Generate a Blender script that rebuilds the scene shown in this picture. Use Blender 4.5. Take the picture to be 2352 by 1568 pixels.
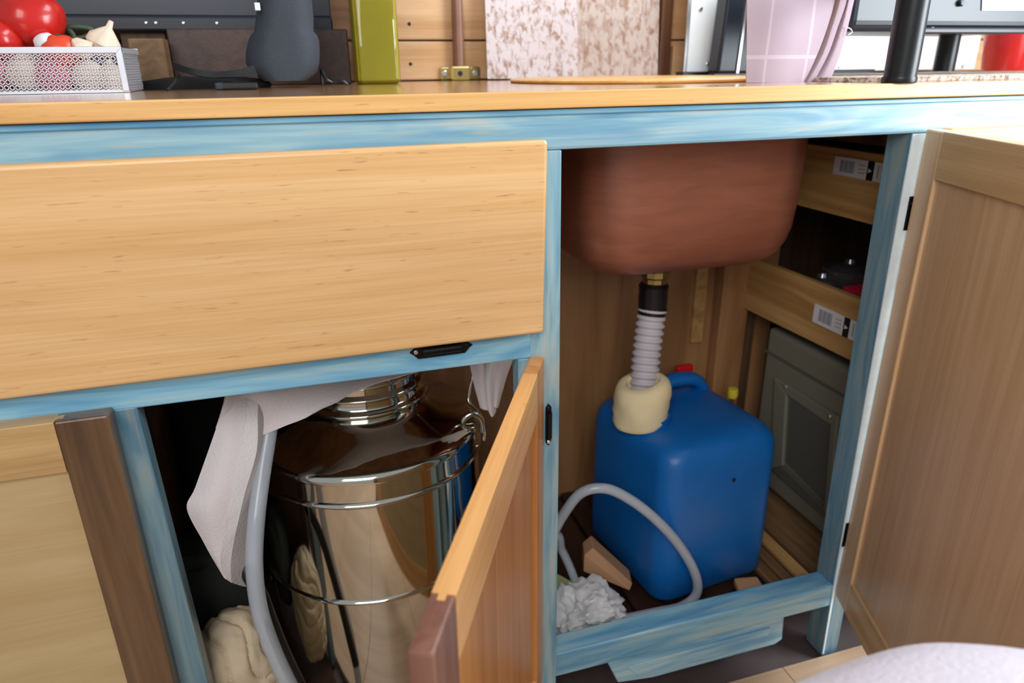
import bpy, bmesh, math, random
from mathutils import Vector, Matrix, noise
random.seed(4)
S = bpy.context.scene
for o in list(bpy.data.objects): bpy.data.objects.remove(o)
COL = S.collection
PI = math.pi

# ---------------------------------------------------------------- camera
cd = bpy.data.cameras.new('camera'); cam = bpy.data.objects.new('camera', cd); COL.objects.link(cam)
cd.sensor_width = 36; cd.lens = 24.582; cd.clip_start = 0.01
cam.matrix_world = Matrix(((0.956948, 0.116184, -0.265992, 0), (-0.290034, 0.346707, -0.892006, -0.62),
                           (-0.011415, 0.930750, 0.365477, 0.80), (0, 0, 0, 1)))
cd.dof.use_dof = True; cd.dof.focus_distance = 0.66; cd.dof.aperture_fstop = 5.6
S.camera = cam
# ---------------------------------------------------------------- light
w = bpy.data.worlds.new('world'); S.world = w; w.use_nodes = True
bgn = w.node_tree.nodes['Background']; bgn.inputs[0].default_value = (0.86, 0.93, 1.0, 1); bgn.inputs[1].default_value = 0.46
def area(name, loc, target, size, power, color, sy=None):
    l = bpy.data.lights.new(name, 'AREA'); l.energy = power; l.color = color
    l.shape = 'RECTANGLE'; l.size = size; l.size_y = sy or size
    o = bpy.data.objects.new(name, l); COL.objects.link(o); o.location = loc
    o.rotation_euler = (Vector(target) - Vector(loc)).to_track_quat('-Z', 'Y').to_euler()
    return o
area('rear_soft_light', (-0.40, -1.40, 1.50), (0.1, 0, 0.65), 0.85, 17, (1.0, 0.98, 0.95))  # broad soft lamp above and behind the camera, its source not modelled
area('side_door_daylight', (1.35, -0.50, 0.95), (0.80, 0.0, 0.75), 0.5, 19, (0.88, 0.95, 1.0), 0.6)
area('window_light', (0.80, 0.05, 1.55), (0.75, 0.45, 0.80), 0.5, 10, (0.9, 0.96, 1.0))
S.view_settings.view_transform = 'Standard'; S.view_settings.look = 'None'
S.view_settings.exposure = 0.0; S.view_settings.gamma = 1.0; S.view_settings.use_curve_mapping = False

# ---------------------------------------------------------------- materials
def sr(r, g, b):
    f = lambda c: (c/255/12.92) if c/255 <= .04045 else ((c/255+.055)/1.055)**2.4
    return (f(r), f(g), f(b), 1)
def new_mat(name):
    m = bpy.data.materials.new(name); m.use_nodes = True
    nt = m.node_tree; return m, nt, nt.nodes['Principled BSDF']
def plain(name, col, rough=.5, metal=0, bump=0, bscale=200, spec=.5, alpha=None, trans=0, ior=1.45, var=0, vscale=20, coat=0):
    m, nt, b = new_mat(name)
    b.inputs['Base Color'].default_value = col; b.inputs['Roughness'].default_value = rough
    b.inputs['Metallic'].default_value = metal; b.inputs['Specular IOR Level'].default_value = spec
    b.inputs['Transmission Weight'].default_value = trans; b.inputs['IOR'].default_value = ior
    b.inputs['Coat Weight'].default_value = coat
    tc = nt.nodes.new('ShaderNodeTexCoord')
    if var:
        n = nt.nodes.new('ShaderNodeTexNoise'); n.inputs['Scale'].default_value = vscale; n.inputs['Detail'].default_value = 4
        nt.links.new(tc.outputs['Object'], n.inputs['Vector'])
        cr = nt.nodes.new('ShaderNodeValToRGB'); nt.links.new(n.outputs['Fac'], cr.inputs[0])
        cr.color_ramp.elements[0].position = .3; cr.color_ramp.elements[1].position = .7
        cr.color_ramp.elements[0].color = tuple(c*(1-var) for c in col[:3]) + (1,)
        cr.color_ramp.elements[1].color = tuple(min(1, c*(1+var)) for c in col[:3]) + (1,)
        nt.links.new(cr.outputs[0], b.inputs['Base Color'])
    if bump:
        n = nt.nodes.new('ShaderNodeTexNoise'); n.inputs['Scale'].default_value = bscale; n.inputs['Detail'].default_value = 3
        nt.links.new(tc.outputs['Object'], n.inputs['Vector'])
        bp = nt.nodes.new('ShaderNodeBump'); bp.inputs['Strength'].default_value = bump; bp.inputs['Distance'].default_value = .002
        nt.links.new(n.outputs['Fac'], bp.inputs['Height']); nt.links.new(bp.outputs[0], b.inputs['Normal'])
    return m
def stretched(nt, tc, axis, across, along, detail=5, dist=0.6, offs=0):
    mp = nt.nodes.new('ShaderNodeMapping'); s = [across]*3; s['xyz'.index(axis)] = along
    mp.inputs['Scale'].default_value = s; mp.inputs['Location'].default_value = (offs, offs*1.7, offs*.6)
    nt.links.new(tc.outputs['Object'], mp.inputs[0])
    n = nt.nodes.new('ShaderNodeTexNoise'); n.inputs['Scale'].default_value = 1; n.inputs['Detail'].default_value = detail
    n.inputs['Distortion'].default_value = dist; nt.links.new(mp.outputs[0], n.inputs['Vector'])
    return n.outputs['Fac']
def ramp(nt, fac, stops):
    cr = nt.nodes.new('ShaderNodeValToRGB'); nt.links.new(fac, cr.inputs[0]); e = cr.color_ramp.elements
    while len(e) < len(stops): e.new(.5)
    for x, (p, c) in zip(e, stops): x.position = p; x.color = c
    return cr.outputs[0]
def mix(nt, kind, fac, a, b):
    m = nt.nodes.new('ShaderNodeMix'); m.data_type = 'RGBA'; m.blend_type = kind
    for k, v in ((0, fac), (6, a), (7, b)):
        if isinstance(v, (int, float)) or isinstance(v, tuple): m.inputs[k].default_value = v
        else: nt.links.new(v, m.inputs[k])
    return m.outputs[2]
def wood(name, axis, light, dark, fleck=None, across=45, along=2.2, rough=.38, offs=0, streak=.25, coat=.15, fl=.67):
    m, nt, b = new_mat(name); tc = nt.nodes.new('ShaderNodeTexCoord')
    c = ramp(nt, stretched(nt, tc, axis, across, along, 4, 1.2, offs), [(.32, dark), (.62, light)])
    big = stretched(nt, tc, axis, 9, 1.6, 2, .5, offs+3)
    c = mix(nt, 'MULTIPLY', .55, c, ramp(nt, big, [(.32, (.80, .74, .67, 1)), (.62, (1.04, 1.04, 1.04, 1))]))
    fine = stretched(nt, tc, axis, 420, 9, 3, .2, offs+7)
    c = mix(nt, 'MULTIPLY', streak*1.6, c, ramp(nt, fine, [(.32, (.80, .75, .68, 1)), (.62, (1.03, 1.03, 1.03, 1))]))
    if fleck:
        f1 = stretched(nt, tc, axis, 420, 40, 2, 0, offs+11)
        c = mix(nt, 'MIX', ramp(nt, f1, [(fl, (0, 0, 0, 1)), (fl+.08, (.42, .42, .42, 1))]), c, fleck)
    nt.links.new(c, b.inputs['Base Color']); b.inputs['Roughness'].default_value = rough
    b.inputs['Coat Weight'].default_value = coat; b.inputs['Coat Roughness'].default_value = .22
    bp = nt.nodes.new('ShaderNodeBump'); bp.inputs['Strength'].default_value = .12; bp.inputs['Distance'].default_value = .001
    nt.links.new(fine, bp.inputs['Height']); nt.links.new(bp.outputs[0], b.inputs['Normal'])
    return m
def bluewash(name, axis, offs=0, dark=1.0, tint=(1, 1, 1)):
    m, nt, b = new_mat(name); tc = nt.nodes.new('ShaderNodeTexCoord')
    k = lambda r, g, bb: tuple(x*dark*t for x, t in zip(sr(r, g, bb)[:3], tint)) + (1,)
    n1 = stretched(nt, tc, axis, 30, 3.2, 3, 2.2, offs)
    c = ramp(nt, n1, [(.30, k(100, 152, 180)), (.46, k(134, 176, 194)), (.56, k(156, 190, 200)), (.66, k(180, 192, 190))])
    n2 = stretched(nt, tc, axis, 60, 5, 2, 2.6, offs+5)
    c = mix(nt, 'MIX', ramp(nt, n2, [(.60, (0, 0, 0, 1)), (.72, (.55, .55, .55, 1))]), c, k(176, 180, 170))
    n4 = stretched(nt, tc, axis, 22, 2.5, 2, 1.5, offs+15)
    c = mix(nt, 'MIX', ramp(nt, n4, [(.56, (0, 0, 0, 1)), (.72, (.7, .7, .7, 1))]), c, k(82, 140, 178))
    n3 = stretched(nt, tc, axis, 420, 12, 2, .3, offs+9)
    c = mix(nt, 'MULTIPLY', .28, c, ramp(nt, n3, [(.35, (.6, .72, .8, 1)), (.6, (1, 1, 1, 1))]))
    nt.links.new(c, b.inputs['Base Color']); b.inputs['Roughness'].default_value = .36
    b.inputs['Coat Weight'].default_value = .15; b.inputs['Coat Roughness'].default_value = .25
    return m
def mottled(name, a, bcol, scale, rough, metal, lo=.42, hi=.6, stretch=(1, 1, 1)):
    m, nt, b = new_mat(name); tc = nt.nodes.new('ShaderNodeTexCoord')
    mp = nt.nodes.new('ShaderNodeMapping'); mp.inputs['Scale'].default_value = stretch; nt.links.new(tc.outputs['Object'], mp.inputs[0])
    n = nt.nodes.new('ShaderNodeTexNoise'); n.inputs['Scale'].default_value = scale; n.inputs['Detail'].default_value = 5
    n.inputs['Roughness'].default_value = .6; n.inputs['Distortion'].default_value = .6; nt.links.new(mp.outputs[0], n.inputs[0])
    nt.links.new(ramp(nt, n.outputs['Fac'], [(lo, a), (hi, bcol)]), b.inputs['Base Color'])
    b.inputs['Roughness'].default_value = rough; b.inputs['Metallic'].default_value = metal
    return m
M = {}
M['pine_x'] = wood('varnished_pine', 'x', sr(232, 188, 134), sr(224, 176, 118), sr(150, 92, 42))
M['pine_edge'] = wood('varnished_pine_edge', 'x', sr(238, 188, 120), sr(222, 164, 92), sr(160, 96, 40), offs=4, fl=.68)
M['counter'] = wood('worktop_pine', 'x', sr(206, 154, 96), sr(184, 130, 76), sr(150, 92, 42), offs=6, rough=.12, coat=1)
M['pine_z'] = wood('door_pine', 'z', sr(216, 150, 82), sr(198, 128, 64), None, offs=2, streak=.15)
M['pine_inner'] = wood('door_pine_inside', 'z', sr(218, 182, 142), sr(204, 166, 124), None, offs=9, rough=.3, streak=.15)
M['rail_inner'] = wood('door_rail_inside', 'x', sr(214, 180, 134), sr(196, 160, 114), None, offs=12, rough=.35)
M['rail_edge'] = wood('door_rail_pine', 'x', sr(234, 178, 114), sr(216, 156, 92), sr(170, 106, 56), offs=15)
M['stile_dark'] = wood('door_stile_brown', 'z', sr(118, 88, 60), sr(80, 56, 40), None, offs=18, rough=.24, coat=.4)
M['stile_red'] = wood('door_stile_reddish', 'z', sr(140, 98, 84), sr(116, 76, 64), None, offs=21, rough=.35)
M['panel_pale'] = wood('pale_plywood', 'x', sr(196, 172, 128), sr(184, 156, 110), None, offs=24, streak=.15, across=20)
M['rail_left'] = wood('left_rail', 'x', sr(200, 164, 112), sr(176, 138, 90), None, offs=27)
M['ply'] = wood('plywood_inside', 'z', sr(180, 134, 92), sr(150, 106, 68), None, offs=30, rough=.5, coat=0, across=18)
M['ply_y'] = wood('shelf_pine', 'y', sr(206, 166, 108), sr(176, 134, 80), None, offs=33, rough=.45, coat=0)
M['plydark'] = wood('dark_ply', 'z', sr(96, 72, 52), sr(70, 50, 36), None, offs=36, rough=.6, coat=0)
M['slat'] = wood('floor_slat_wood', 'y', sr(140, 110, 78), sr(108, 82, 56), None, offs=39, rough=.6, coat=0)
M['slat_dark'] = wood('floor_slat_dark', 'y', sr(70, 46, 36), sr(48, 30, 26), None, offs=42, rough=.4, coat=0)
M['wall_pine'] = wood('wall_pine', 'x', sr(226, 188, 146), sr(206, 160, 112), sr(170, 120, 80), offs=45, across=26, rough=.45, fl=.72)
M['wall_dark'] = wood('wall_brown', 'x', sr(112, 78, 48), sr(80, 52, 34), None, offs=48, rough=.4)
M['trim_brown'] = wood('brown_trim', 'z', sr(132, 94, 70), sr(96, 62, 46), None, offs=51)
M['floor_wood'] = wood('floor_tan', 'x', sr(196, 166, 138), sr(174, 142, 114), None, offs=54, rough=.5)
M['blue_x'] = bluewash('blue_wash_x', 'x', 0)
M['blue_x2'] = bluewash('blue_wash_x_low', 'x', 8, 1.05, (.78, .98, 1.10))
M['blue_z'] = bluewash('blue_wash_z', 'z', 3)
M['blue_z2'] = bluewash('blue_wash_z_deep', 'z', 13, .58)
M['blue_edge_lit'] = plain('lit_blue_edge', sr(226, 242, 250), .3, var=.06, vscale=60)  # daylight caught by the stile's arris, put into the colour
M['blue_lit'] = bluewash('blue_wash_lit', 'x', 22, 1.35)  # brightened copy: side daylight on the toe board put into the paint
M['black_iron'] = plain('black_iron', sr(30, 28, 28), .35, .6, bump=.15, bscale=300)
M['pot'] = plain('black_gloss_metal', sr(150, 152, 158), .22, .9)
M['black'] = plain('black_plastic', sr(22, 23, 26), .35)
M['blackmatte'] = plain('black_matte', sr(26, 26, 28), .8, bump=.3, bscale=400)
M['charcoal'] = plain('charcoal_neoprene', sr(52, 58, 68), .7, bump=.25, bscale=500, var=.1, vscale=30)
M['screen'] = plain('dark_screen', sr(44, 48, 58), .3)
M['bezel'] = plain('dark_bezel', sr(34, 38, 48), .3)
M['steel'] = plain('polished_steel', sr(206, 202, 190), .07, 1, bump=.02, bscale=18)
M['wire'] = plain('steel_wire', sr(200, 200, 196), .15, 1)
M['alu'] = plain('bright_aluminium', sr(240, 246, 250), .35, 0, bump=.1, bscale=30)
M['galv'] = mottled('weathered_sheet', sr(150, 116, 98), sr(200, 188, 190), 130, .5, .1, .34, .52, (1, 1, .6))
M['galv2'] = mottled('weathered_sheet_browner', sr(142, 106, 84), sr(184, 166, 158), 110, .5, .1, .34, .56, (1, 1, .5))
M['brass'] = plain('brass', sr(190, 170, 110), .3, .9)
M['screw'] = plain('screw_steel', sr(210, 210, 214), .3, .8)
M['pipe'] = plain('brown_pipe', sr(142, 104, 88), .35, .1, var=.15)
M['copper'] = mottled('copper_sink', sr(142, 86, 66), sr(166, 104, 80), 26, .4, .35, .25, .75, (.5, .5, 3))
M['blue_can'] = plain('blue_plastic', sr(12, 98, 174), .38, bump=.08, bscale=300, var=.06)
M['greyhose'] = plain('grey_corrugated', sr(196, 190, 198), .5, var=.06)
M['tape'] = plain('black_tape', sr(24, 22, 26), .35, bump=.4, bscale=60)
M['cream'] = plain('cream_foam', sr(228, 212, 170), .8, bump=.5, bscale=60, var=.06)
M['red'] = plain('red_plastic', sr(206, 24, 34), .35)
M['redmetal'] = plain('red_enamel', sr(176, 20, 32), .25, coat=.3)
M['redbox'] = plain('red_card', sr(206, 30, 62), .5)
M['yellow'] = plain('yellow_plastic', sr(222, 200, 60), .4)
M['whiteplastic'] = plain('white_plastic', sr(206, 206, 208), .4)
M['label'] = plain('white_label', sr(222, 224, 226), .45)
M['labelgrey'] = plain('label_grey_print', sr(120, 126, 140), .5)
M['labelgreen'] = plain('label_green_print', sr(120, 160, 140), .5)
M['ink'] = plain('black_print', sr(24, 24, 26), .5)
M['plastic_bag'] = plain('crumpled_film', sr(214, 214, 216), .35, bump=.5, bscale=40)
M['green_cloth'] = plain('green_cloth', sr(150, 158, 104), .85, bump=.3)
M['card'] = plain('cardboard', sr(190, 146, 108), .8, var=.06)
M['greybox'] = plain('grey_plastic', sr(122, 122, 108), .5, bump=.1, bscale=200)
M['greybox_dark'] = plain('grey_plastic_recess', sr(92, 92, 86), .55)
M['linen'] = plain('linen', sr(214, 204, 206), .85, bump=.35, bscale=350, var=.04)
M['linen_shade'] = plain('linen_underside_shade', sr(186, 178, 178), .9, bump=.35, bscale=350)  # shade of the turned-away side put into a greyer linen
M['hem'] = plain('linen_hem', sr(226, 220, 222), .85, bump=.35, bscale=350)
M['sack'] = plain('beige_cotton', sr(206, 188, 160), .9, bump=.6, bscale=120, var=.08)
M['blackcloth'] = plain('black_cloth', sr(14, 14, 15), .95)
M['darkbag'] = plain('dark_grey_cloth', sr(48, 52, 50), .9, bump=.3)
M['tomato'] = plain('tomato_skin', sr(186, 28, 22), .28, var=.12, vscale=18, coat=.2)
M['tomato2'] = plain('orange_tomato_skin', sr(214, 74, 44), .3, var=.1)
M['garlic'] = plain('garlic_skin', sr(226, 204, 182), .5, var=.1, vscale=40)
M['leaf'] = plain('dark_green', sr(62, 78, 58), .5, var=.2, vscale=60)
M['onion'] = plain('pink_skin', sr(190, 96, 110), .5, var=.15)
M['meshmetal'] = plain('silver_mesh', sr(214, 216, 226), .32, .6)
M['oil'] = plain('olive_oil_glass', sr(176, 160, 20), .12, var=.12, vscale=8, coat=.6)
M['glassrim'] = plain('green_glass', sr(250, 255, 200), .04, trans=1)
M['rounded_fabric'] = plain('pale_fabric', sr(218, 210, 220), .9, bump=.4, bscale=300)
M['mat'] = mottled('woven_mat', sr(126, 104, 88), sr(214, 200, 186), 160, .8, 0, .4, .6)
M['undermat'] = plain('dark_grey_board', sr(92, 80, 80), .5, var=.15, vscale=15)
# translucent clear hose
m, nt, b = new_mat('clear_hose'); M['hose'] = m
b.inputs['Base Color'].default_value = sr(190, 198, 208); b.inputs['Roughness'].default_value = .22; b.inputs['Alpha'].default_value = .62
b.inputs['Coat Weight'].default_value = .3
# mauve towel with fine pale check
m, nt, b = new_mat('mauve_towel'); M['towel'] = m
b.inputs['Base Color'].default_value = sr(204, 182, 190); b.inputs['Roughness'].default_value = .9
n = nt.nodes.new('ShaderNodeTexNoise'); n.inputs['Scale'].default_value = 500
bp = nt.nodes.new('ShaderNodeBump'); bp.inputs['Strength'].default_value = .3; bp.inputs['Distance'].default_value = .001
nt.links.new(n.outputs['Fac'], bp.inputs['Height']); nt.links.new(bp.outputs[0], b.inputs['Normal'])
sx = nt.nodes.new('ShaderNodeSeparateXYZ'); tc = nt.nodes.new('ShaderNodeTexCoord'); nt.links.new(tc.outputs['Object'], sx.inputs[0])
acc = None
for ax_, v_, w_ in (('X', 0.5102-0.5320, .0015), ('X', 0.5682-0.5320, .0020), ('Z', 0.8067-.78, .0020), ('Z', 0.8067-.78+.16, .002)):
    q_ = nt.nodes.new('ShaderNodeMath'); q_.operation = 'COMPARE'; nt.links.new(sx.outputs[ax_], q_.inputs[0]); q_.inputs[1].default_value = v_; q_.inputs[2].default_value = w_
    if acc is None: acc = q_
    else:
        h_ = nt.nodes.new('ShaderNodeMath'); h_.operation = 'MAXIMUM'; nt.links.new(acc.outputs[0], h_.inputs[0]); nt.links.new(q_.outputs[0], h_.inputs[1]); acc = h_
nt.links.new(mix(nt, 'MIX', acc.outputs[0], sr(180, 162, 174), sr(196, 182, 192)), b.inputs['Base Color'])
M['towel_line'] = plain('pale_check_line', sr(226, 212, 218), .9)
M['towel_fold'] = plain('mauve_towel_fold', sr(166, 146, 156), .9, bump=.3, bscale=400)

# ---------------------------------------------------------------- mesh helpers
def wloc(p):
    l = Vector((0, 0, 0))
    while p is not None: l += Vector(p.location); p = p.parent
    return l
def obj(name, bm, mat, parent=None, world=True, loc=None, rotz=0, smooth=False):
    """link a bmesh as one object; world=True: its vertices are world coordinates"""
    me = bpy.data.meshes.new(name)
    if world and loc is None: bmesh.ops.translate(bm, verts=bm.verts, vec=-wloc(parent))
    bmesh.ops.recalc_face_normals(bm, faces=bm.faces)
    if smooth:
        for f_ in bm.faces: f_.smooth = True
        for e in bm.edges:
            if len(e.link_faces) == 2 and e.calc_face_angle(0) > .7: e.smooth = False
    bm.to_mesh(me); bm.free()
    for m_ in (mat if isinstance(mat, (list, tuple)) else [mat]): me.materials.append(m_)
    o = bpy.data.objects.new(name, me); COL.objects.link(o); o.parent = parent
    if loc is not None: o.location = loc; o.rotation_euler = (0, 0, rotz)
    return o
def tag(o, label=None, cat=None, group=None, kind=None):
    for k, v in (('label', label), ('category', cat), ('group', group), ('kind', kind)):
        if v: o[k] = v
    return o
def thing(name, label, cat, loc=(0, 0, 0), rotz=0, group=None):
    o = bpy.data.objects.new(name, None); COL.objects.link(o); o.empty_display_size = .02
    o.location = loc; o.rotation_euler = (0, 0, rotz); return tag(o, label, cat, group)
def struct(name, bm, mat, parent=None):
    o = obj(name, bm, mat, parent); o['kind'] = 'structure'; return o
def bev(bm, r, seg=2, edges=None):
    bmesh.ops.bevel(bm, geom=edges or list(bm.edges), offset=r, segments=seg, profile=.5, affect='EDGES', clamp_overlap=True)
    return bm
def box(lo, hi, r=0, seg=2):
    bm = bmesh.new(); add_box(bm, lo, hi); return bev(bm, r, seg) if r else bm
def add_box(bm, lo, hi):
    v = [bm.verts.new((x, y, z)) for x in (lo[0], hi[0]) for y in (lo[1], hi[1]) for z in (lo[2], hi[2])]
    for f_ in ((0, 1, 3, 2), (4, 6, 7, 5), (0, 4, 5, 1), (2, 3, 7, 6), (0, 2, 6, 4), (1, 5, 7, 3)): bm.faces.new([v[i] for i in f_])
def prism(pts, off, r=0, seg=2):
    """polygon pts extruded by vector off"""
    bm = bmesh.new(); off = Vector(off)
    a = [bm.verts.new(p) for p in pts]; b_ = [bm.verts.new(Vector(p)+off) for p in pts]; n_ = len(pts)
    bm.faces.new(a); bm.faces.new(b_[::-1])
    for i in range(n_): bm.faces.new((a[i], b_[i], b_[(i+1) % n_], a[(i+1) % n_]))
    bmesh.ops.recalc_face_normals(bm, faces=bm.faces)
    return bev(bm, r, seg) if r else bm
def cr(p, n_=8, closed=False):
    p = [Vector(q) for q in p]; out = []; L = len(p)
    for i in range(L if closed else L-1):
        g = lambda k: p[k % L] if closed else p[max(0, min(L-1, k))]
        a, b_, c, d = g(i-1), g(i), g(i+1), g(i+2)
        for k in range(n_):
            t = k/n_; out.append(.5*((2*b_)+(c-a)*t+(2*a-5*b_+4*c-d)*t*t+(3*b_-a-3*c+d)*t**3))
    if not closed: out.append(p[-1])
    return out
def add_tube(bm, pts, r, n_=12, closed=False, cap=True):
    pts = [Vector(p) for p in pts]; L = len(pts); rings = []; up = Vector((.31, .17, .93))
    for i, p in enumerate(pts):
        t = (pts[(i+1) % L]-pts[i-1]) if closed else (pts[min(i+1, L-1)]-pts[max(i-1, 0)])
        t.normalize(); a = t.cross(up)
        if a.length < .05: a = t.cross(Vector((1, 0, 0)))
        a.normalize(); b_ = t.cross(a); up = a.cross(t)*1.0 if False else up
        rr = r(i/(L-1)) if callable(r) else r
        rings.append([bm.verts.new(p+a*rr*math.cos(2*PI*k/n_)+b_*rr*math.sin(2*PI*k/n_)) for k in range(n_)])
    for i in range(L if closed else L-1):
        A, B = rings[i], rings[(i+1) % L]
        for k in range(n_): bm.faces.new((A[k], A[(k+1) % n_], B[(k+1) % n_], B[k]))
    if cap and not closed: bm.faces.new(rings[0][::-1]); bm.faces.new(rings[-1])
def tube(pts, r, n_=12, smoothn=8, closed=False):
    bm = bmesh.new(); add_tube(bm, cr(pts, smoothn, closed) if smoothn else pts, r, n_, closed); return bm
def add_lathe(bm, prof, c, n_=48, tilt=None):
    rings = []; c = Vector(c)
    for (r, z) in prof:
        if r < 1e-6: ring = [bm.verts.new((0, 0, z))]
        else: ring = [bm.verts.new((r*math.cos(2*PI*k/n_), r*math.sin(2*PI*k/n_), z)) for k in range(n_)]
        rings.append(ring)
    for A, B in zip(rings, rings[1:]):
        for k in range(n_):
            k2 = (k+1) % n_
            if len(A) == 1 and len(B) == 1: continue
            if len(A) == 1: bm.faces.new((A[0], B[k], B[k2]))
            elif len(B) == 1: bm.faces.new((A[k], A[k2], B[0]))
            else: bm.faces.new((A[k], A[k2], B[k2], B[k]))
    vs = [v for R_ in rings for v in R_]
    if tilt: bmesh.ops.rotate(bm, verts=vs, cent=(0, 0, 0), matrix=tilt)
    bmesh.ops.translate(bm, verts=vs, vec=c)
def lathe(prof, c, n_=48, tilt=None):
    bm = bmesh.new(); add_lathe(bm, prof, c, n_, tilt); return bm
def disc(c, r, normal, th=.001, n_=16):
    """short round stud whose axis is normal"""
    bm = bmesh.new(); q = Vector(normal).to_track_quat('Z', 'Y').to_matrix()
    add_lathe(bm, [(0, 0), (r, 0), (r, th*.6), (r*.7, th), (0, th)], c, n_, q); return bm
def blob(c, size, amp=0, freq=20, sub=4, seed=0, boxy=0):
    bm = bmesh.new(); bmesh.ops.create_icosphere(bm, subdivisions=sub, radius=1)
    for v in bm.verts:
        d = v.co.normalized()
        if boxy: d = Vector([math.copysign(abs(x)**(1-boxy), x) for x in d])
        k = 1+amp*noise.fractal(v.co*freq/10+Vector((seed, seed, 0)), 1, 2, 3)
        v.co = Vector((d.x*size[0]*k, d.y*size[1]*k, d.z*size[2]*k))+Vector(c)
    return bm
def rsec(cx, cy, hx, hy, r, z, n_=8):
    out = []
    for (sx, sy, a0) in ((1, 1, 0), (-1, 1, PI/2), (-1, -1, PI), (1, -1, 1.5*PI)):
        for k in range(n_+1):
            a = a0+PI/2*k/n_; out.append((cx+sx*(hx-r)+r*math.cos(a), cy+sy*(hy-r)+r*math.sin(a), z))
    return out
def loft(secs, cap=True):
    bm = bmesh.new(); rings = [[bm.verts.new(p) for p in s] for s in secs]; n_ = len(rings[0])
    for A, B in zip(rings, rings[1:]):
        for k in range(n_): bm.faces.new((A[k], A[(k+1) % n_], B[(k+1) % n_], B[k]))
    if cap: bm.faces.new(rings[0][::-1]); bm.faces.new(rings[-1])
    return bm
def sheet(rows, n1=6, n2=6, amp=0, freq=30, seed=0, th=.0015, mats=None):
    R_ = [cr(r, n2) for r in rows]; G = list(zip(*[cr(list(c), n1) for c in zip(*R_)]))
    bm = bmesh.new()
    V = [[bm.verts.new(p+Vector((0, 1, .2))*amp*noise.noise(p*freq+Vector((seed, 0, 0)))) for p in row] for row in G]
    for i in range(len(V)-1):
        for j in range(len(V[0])-1): bm.faces.new((V[i][j], V[i+1][j], V[i+1][j+1], V[i][j+1]))
    bmesh.ops.recalc_face_normals(bm, faces=bm.faces)
    bmesh.ops.solidify(bm, geom=list(bm.faces), thickness=th)
    return bm
def text_bm(body, size, mat3):
    c = bpy.data.curves.new('print', 'FONT'); c.body = body; c.size = size; c.extrude = .0002
    o = bpy.data.objects.new('print', c); COL.objects.link(o); bpy.context.view_layer.update()
    me = bpy.data.meshes.new_from_object(o.evaluated_get(bpy.context.evaluated_depsgraph_get()))
    bm = bmesh.new(); bm.from_mesh(me); bpy.data.objects.remove(o); bpy.data.meshes.remove(me)
    bm.transform(mat3); return bm

# ================================================================ SETTING
bm = bmesh.new(); add_box(bm, (-2.2, -0.003, -.03), (2.6, .6, -.012)); struct('floor_under_cabinet', bm, M['undermat'])
fl = struct('floor', box((-2.2, -2.2, -.05), (2.6, -.003, -.02)), M['floor_wood'])
for i in range(12):
    x0 = -1.1+i*.21
    obj('floor_plank', box((x0, -1.3, -.02), (x0+.2092, -.004, 0), .0006, 1), M['floor_wood'], fl)
wall = struct('wall_back', box((-1.6, .6, 0), (2.4, .64, 1.9)), M['wall_dark'])
zg = 0.8405
for i in range(-1, 6):
    z0 = zg+(i-1)*.118+.001 if i > 0 else None
for k, (z0, z1) in enumerate([(.782, zg-.0012), (zg+.0012, zg+.118), (zg+.1205, zg+.238), (zg+.2405, zg+.36)]):
    obj('plank', box((0.1070, .58, z0), (1.9, .6, z1), .002), M['wall_pine'], wall)
    obj('plank', box((-1.2, .575, z0), (0.1053, .6, z1), .002), M['wall_dark'], wall)
for (c) in ((0.1957, 0.5800, 0.8645), (0.1940, 0.5800, 0.8060)):
    obj('nail_hole', disc(c, .0028, (0, -1, 0), .0006, 12), M['ink'], wall)

# ================================================================ CABINET
cab = thing('kitchen_cabinet', 'blue washed wooden kitchen base cabinet with pine drawer and open doors', 'cabinet')
D = .022
# top rail with rounded lower edge and a thin bead under the worktop
bm = box((-1.1, 0, .7285), (2.0, .04, .765), .003); obj('top_rail', bm, M['blue_x'], cab)
obj('bead', box((-1.1, -.003, .7595), (2.0, .002, .7645), .0012), M['blue_x2'], cab)
obj('middle_rail', prism([(-1.1, 0, .5275), (.191, 0, .5255), (.205, 0, .5255), (.205, 0, .575), (-1.1, 0, .575)], (0, D, 0), .0015), M['blue_x2'], cab)
obj('drawer_rail', box((-1.1, .001, .725), (.205, .024, .732), .001), M['blue_x2'], cab)
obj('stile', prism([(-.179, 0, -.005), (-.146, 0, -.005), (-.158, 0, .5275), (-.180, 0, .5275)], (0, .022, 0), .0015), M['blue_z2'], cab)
obj('stile', prism([(.203, 0, 0), (.2375, 0, 0), (.2365, 0, .48), (.235, 0, .7285), (.203, 0, .7285)], (0, .04, 0), .0015), M['blue_z'], cab)
obj('stile', prism([(.203, 0, .0), (.203, 0, .5255), (.191, 0, .5255), (.196, 0, 0)], (0, .02, 0), .001), M['blue_z'], cab)
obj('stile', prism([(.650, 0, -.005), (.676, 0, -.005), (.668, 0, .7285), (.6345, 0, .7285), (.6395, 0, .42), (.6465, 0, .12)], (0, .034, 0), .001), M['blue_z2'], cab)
tag(obj('lit_edge', prism([(.6345, -.0015, .7285), (.6525, -.0015, .7285), (.6500, -.0015, .12), (.652, -.0015, 0), (.650, -.0015, 0), (.6465, -.0015, .12), (.6395, -.0015, .42)], (0, .0016, 0)), M['blue_edge_lit'], cab), 'front edge of the right stile with its daylight painted pale')  # near-white strip paints the light along the stile's front edge
obj('bottom_rail', prism([(.236, 0, .088), (.648, 0, .088), (.648, 0, .124), (.236, 0, .124)], (0, .032, 0), .002), M['blue_x2'], cab)
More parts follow.
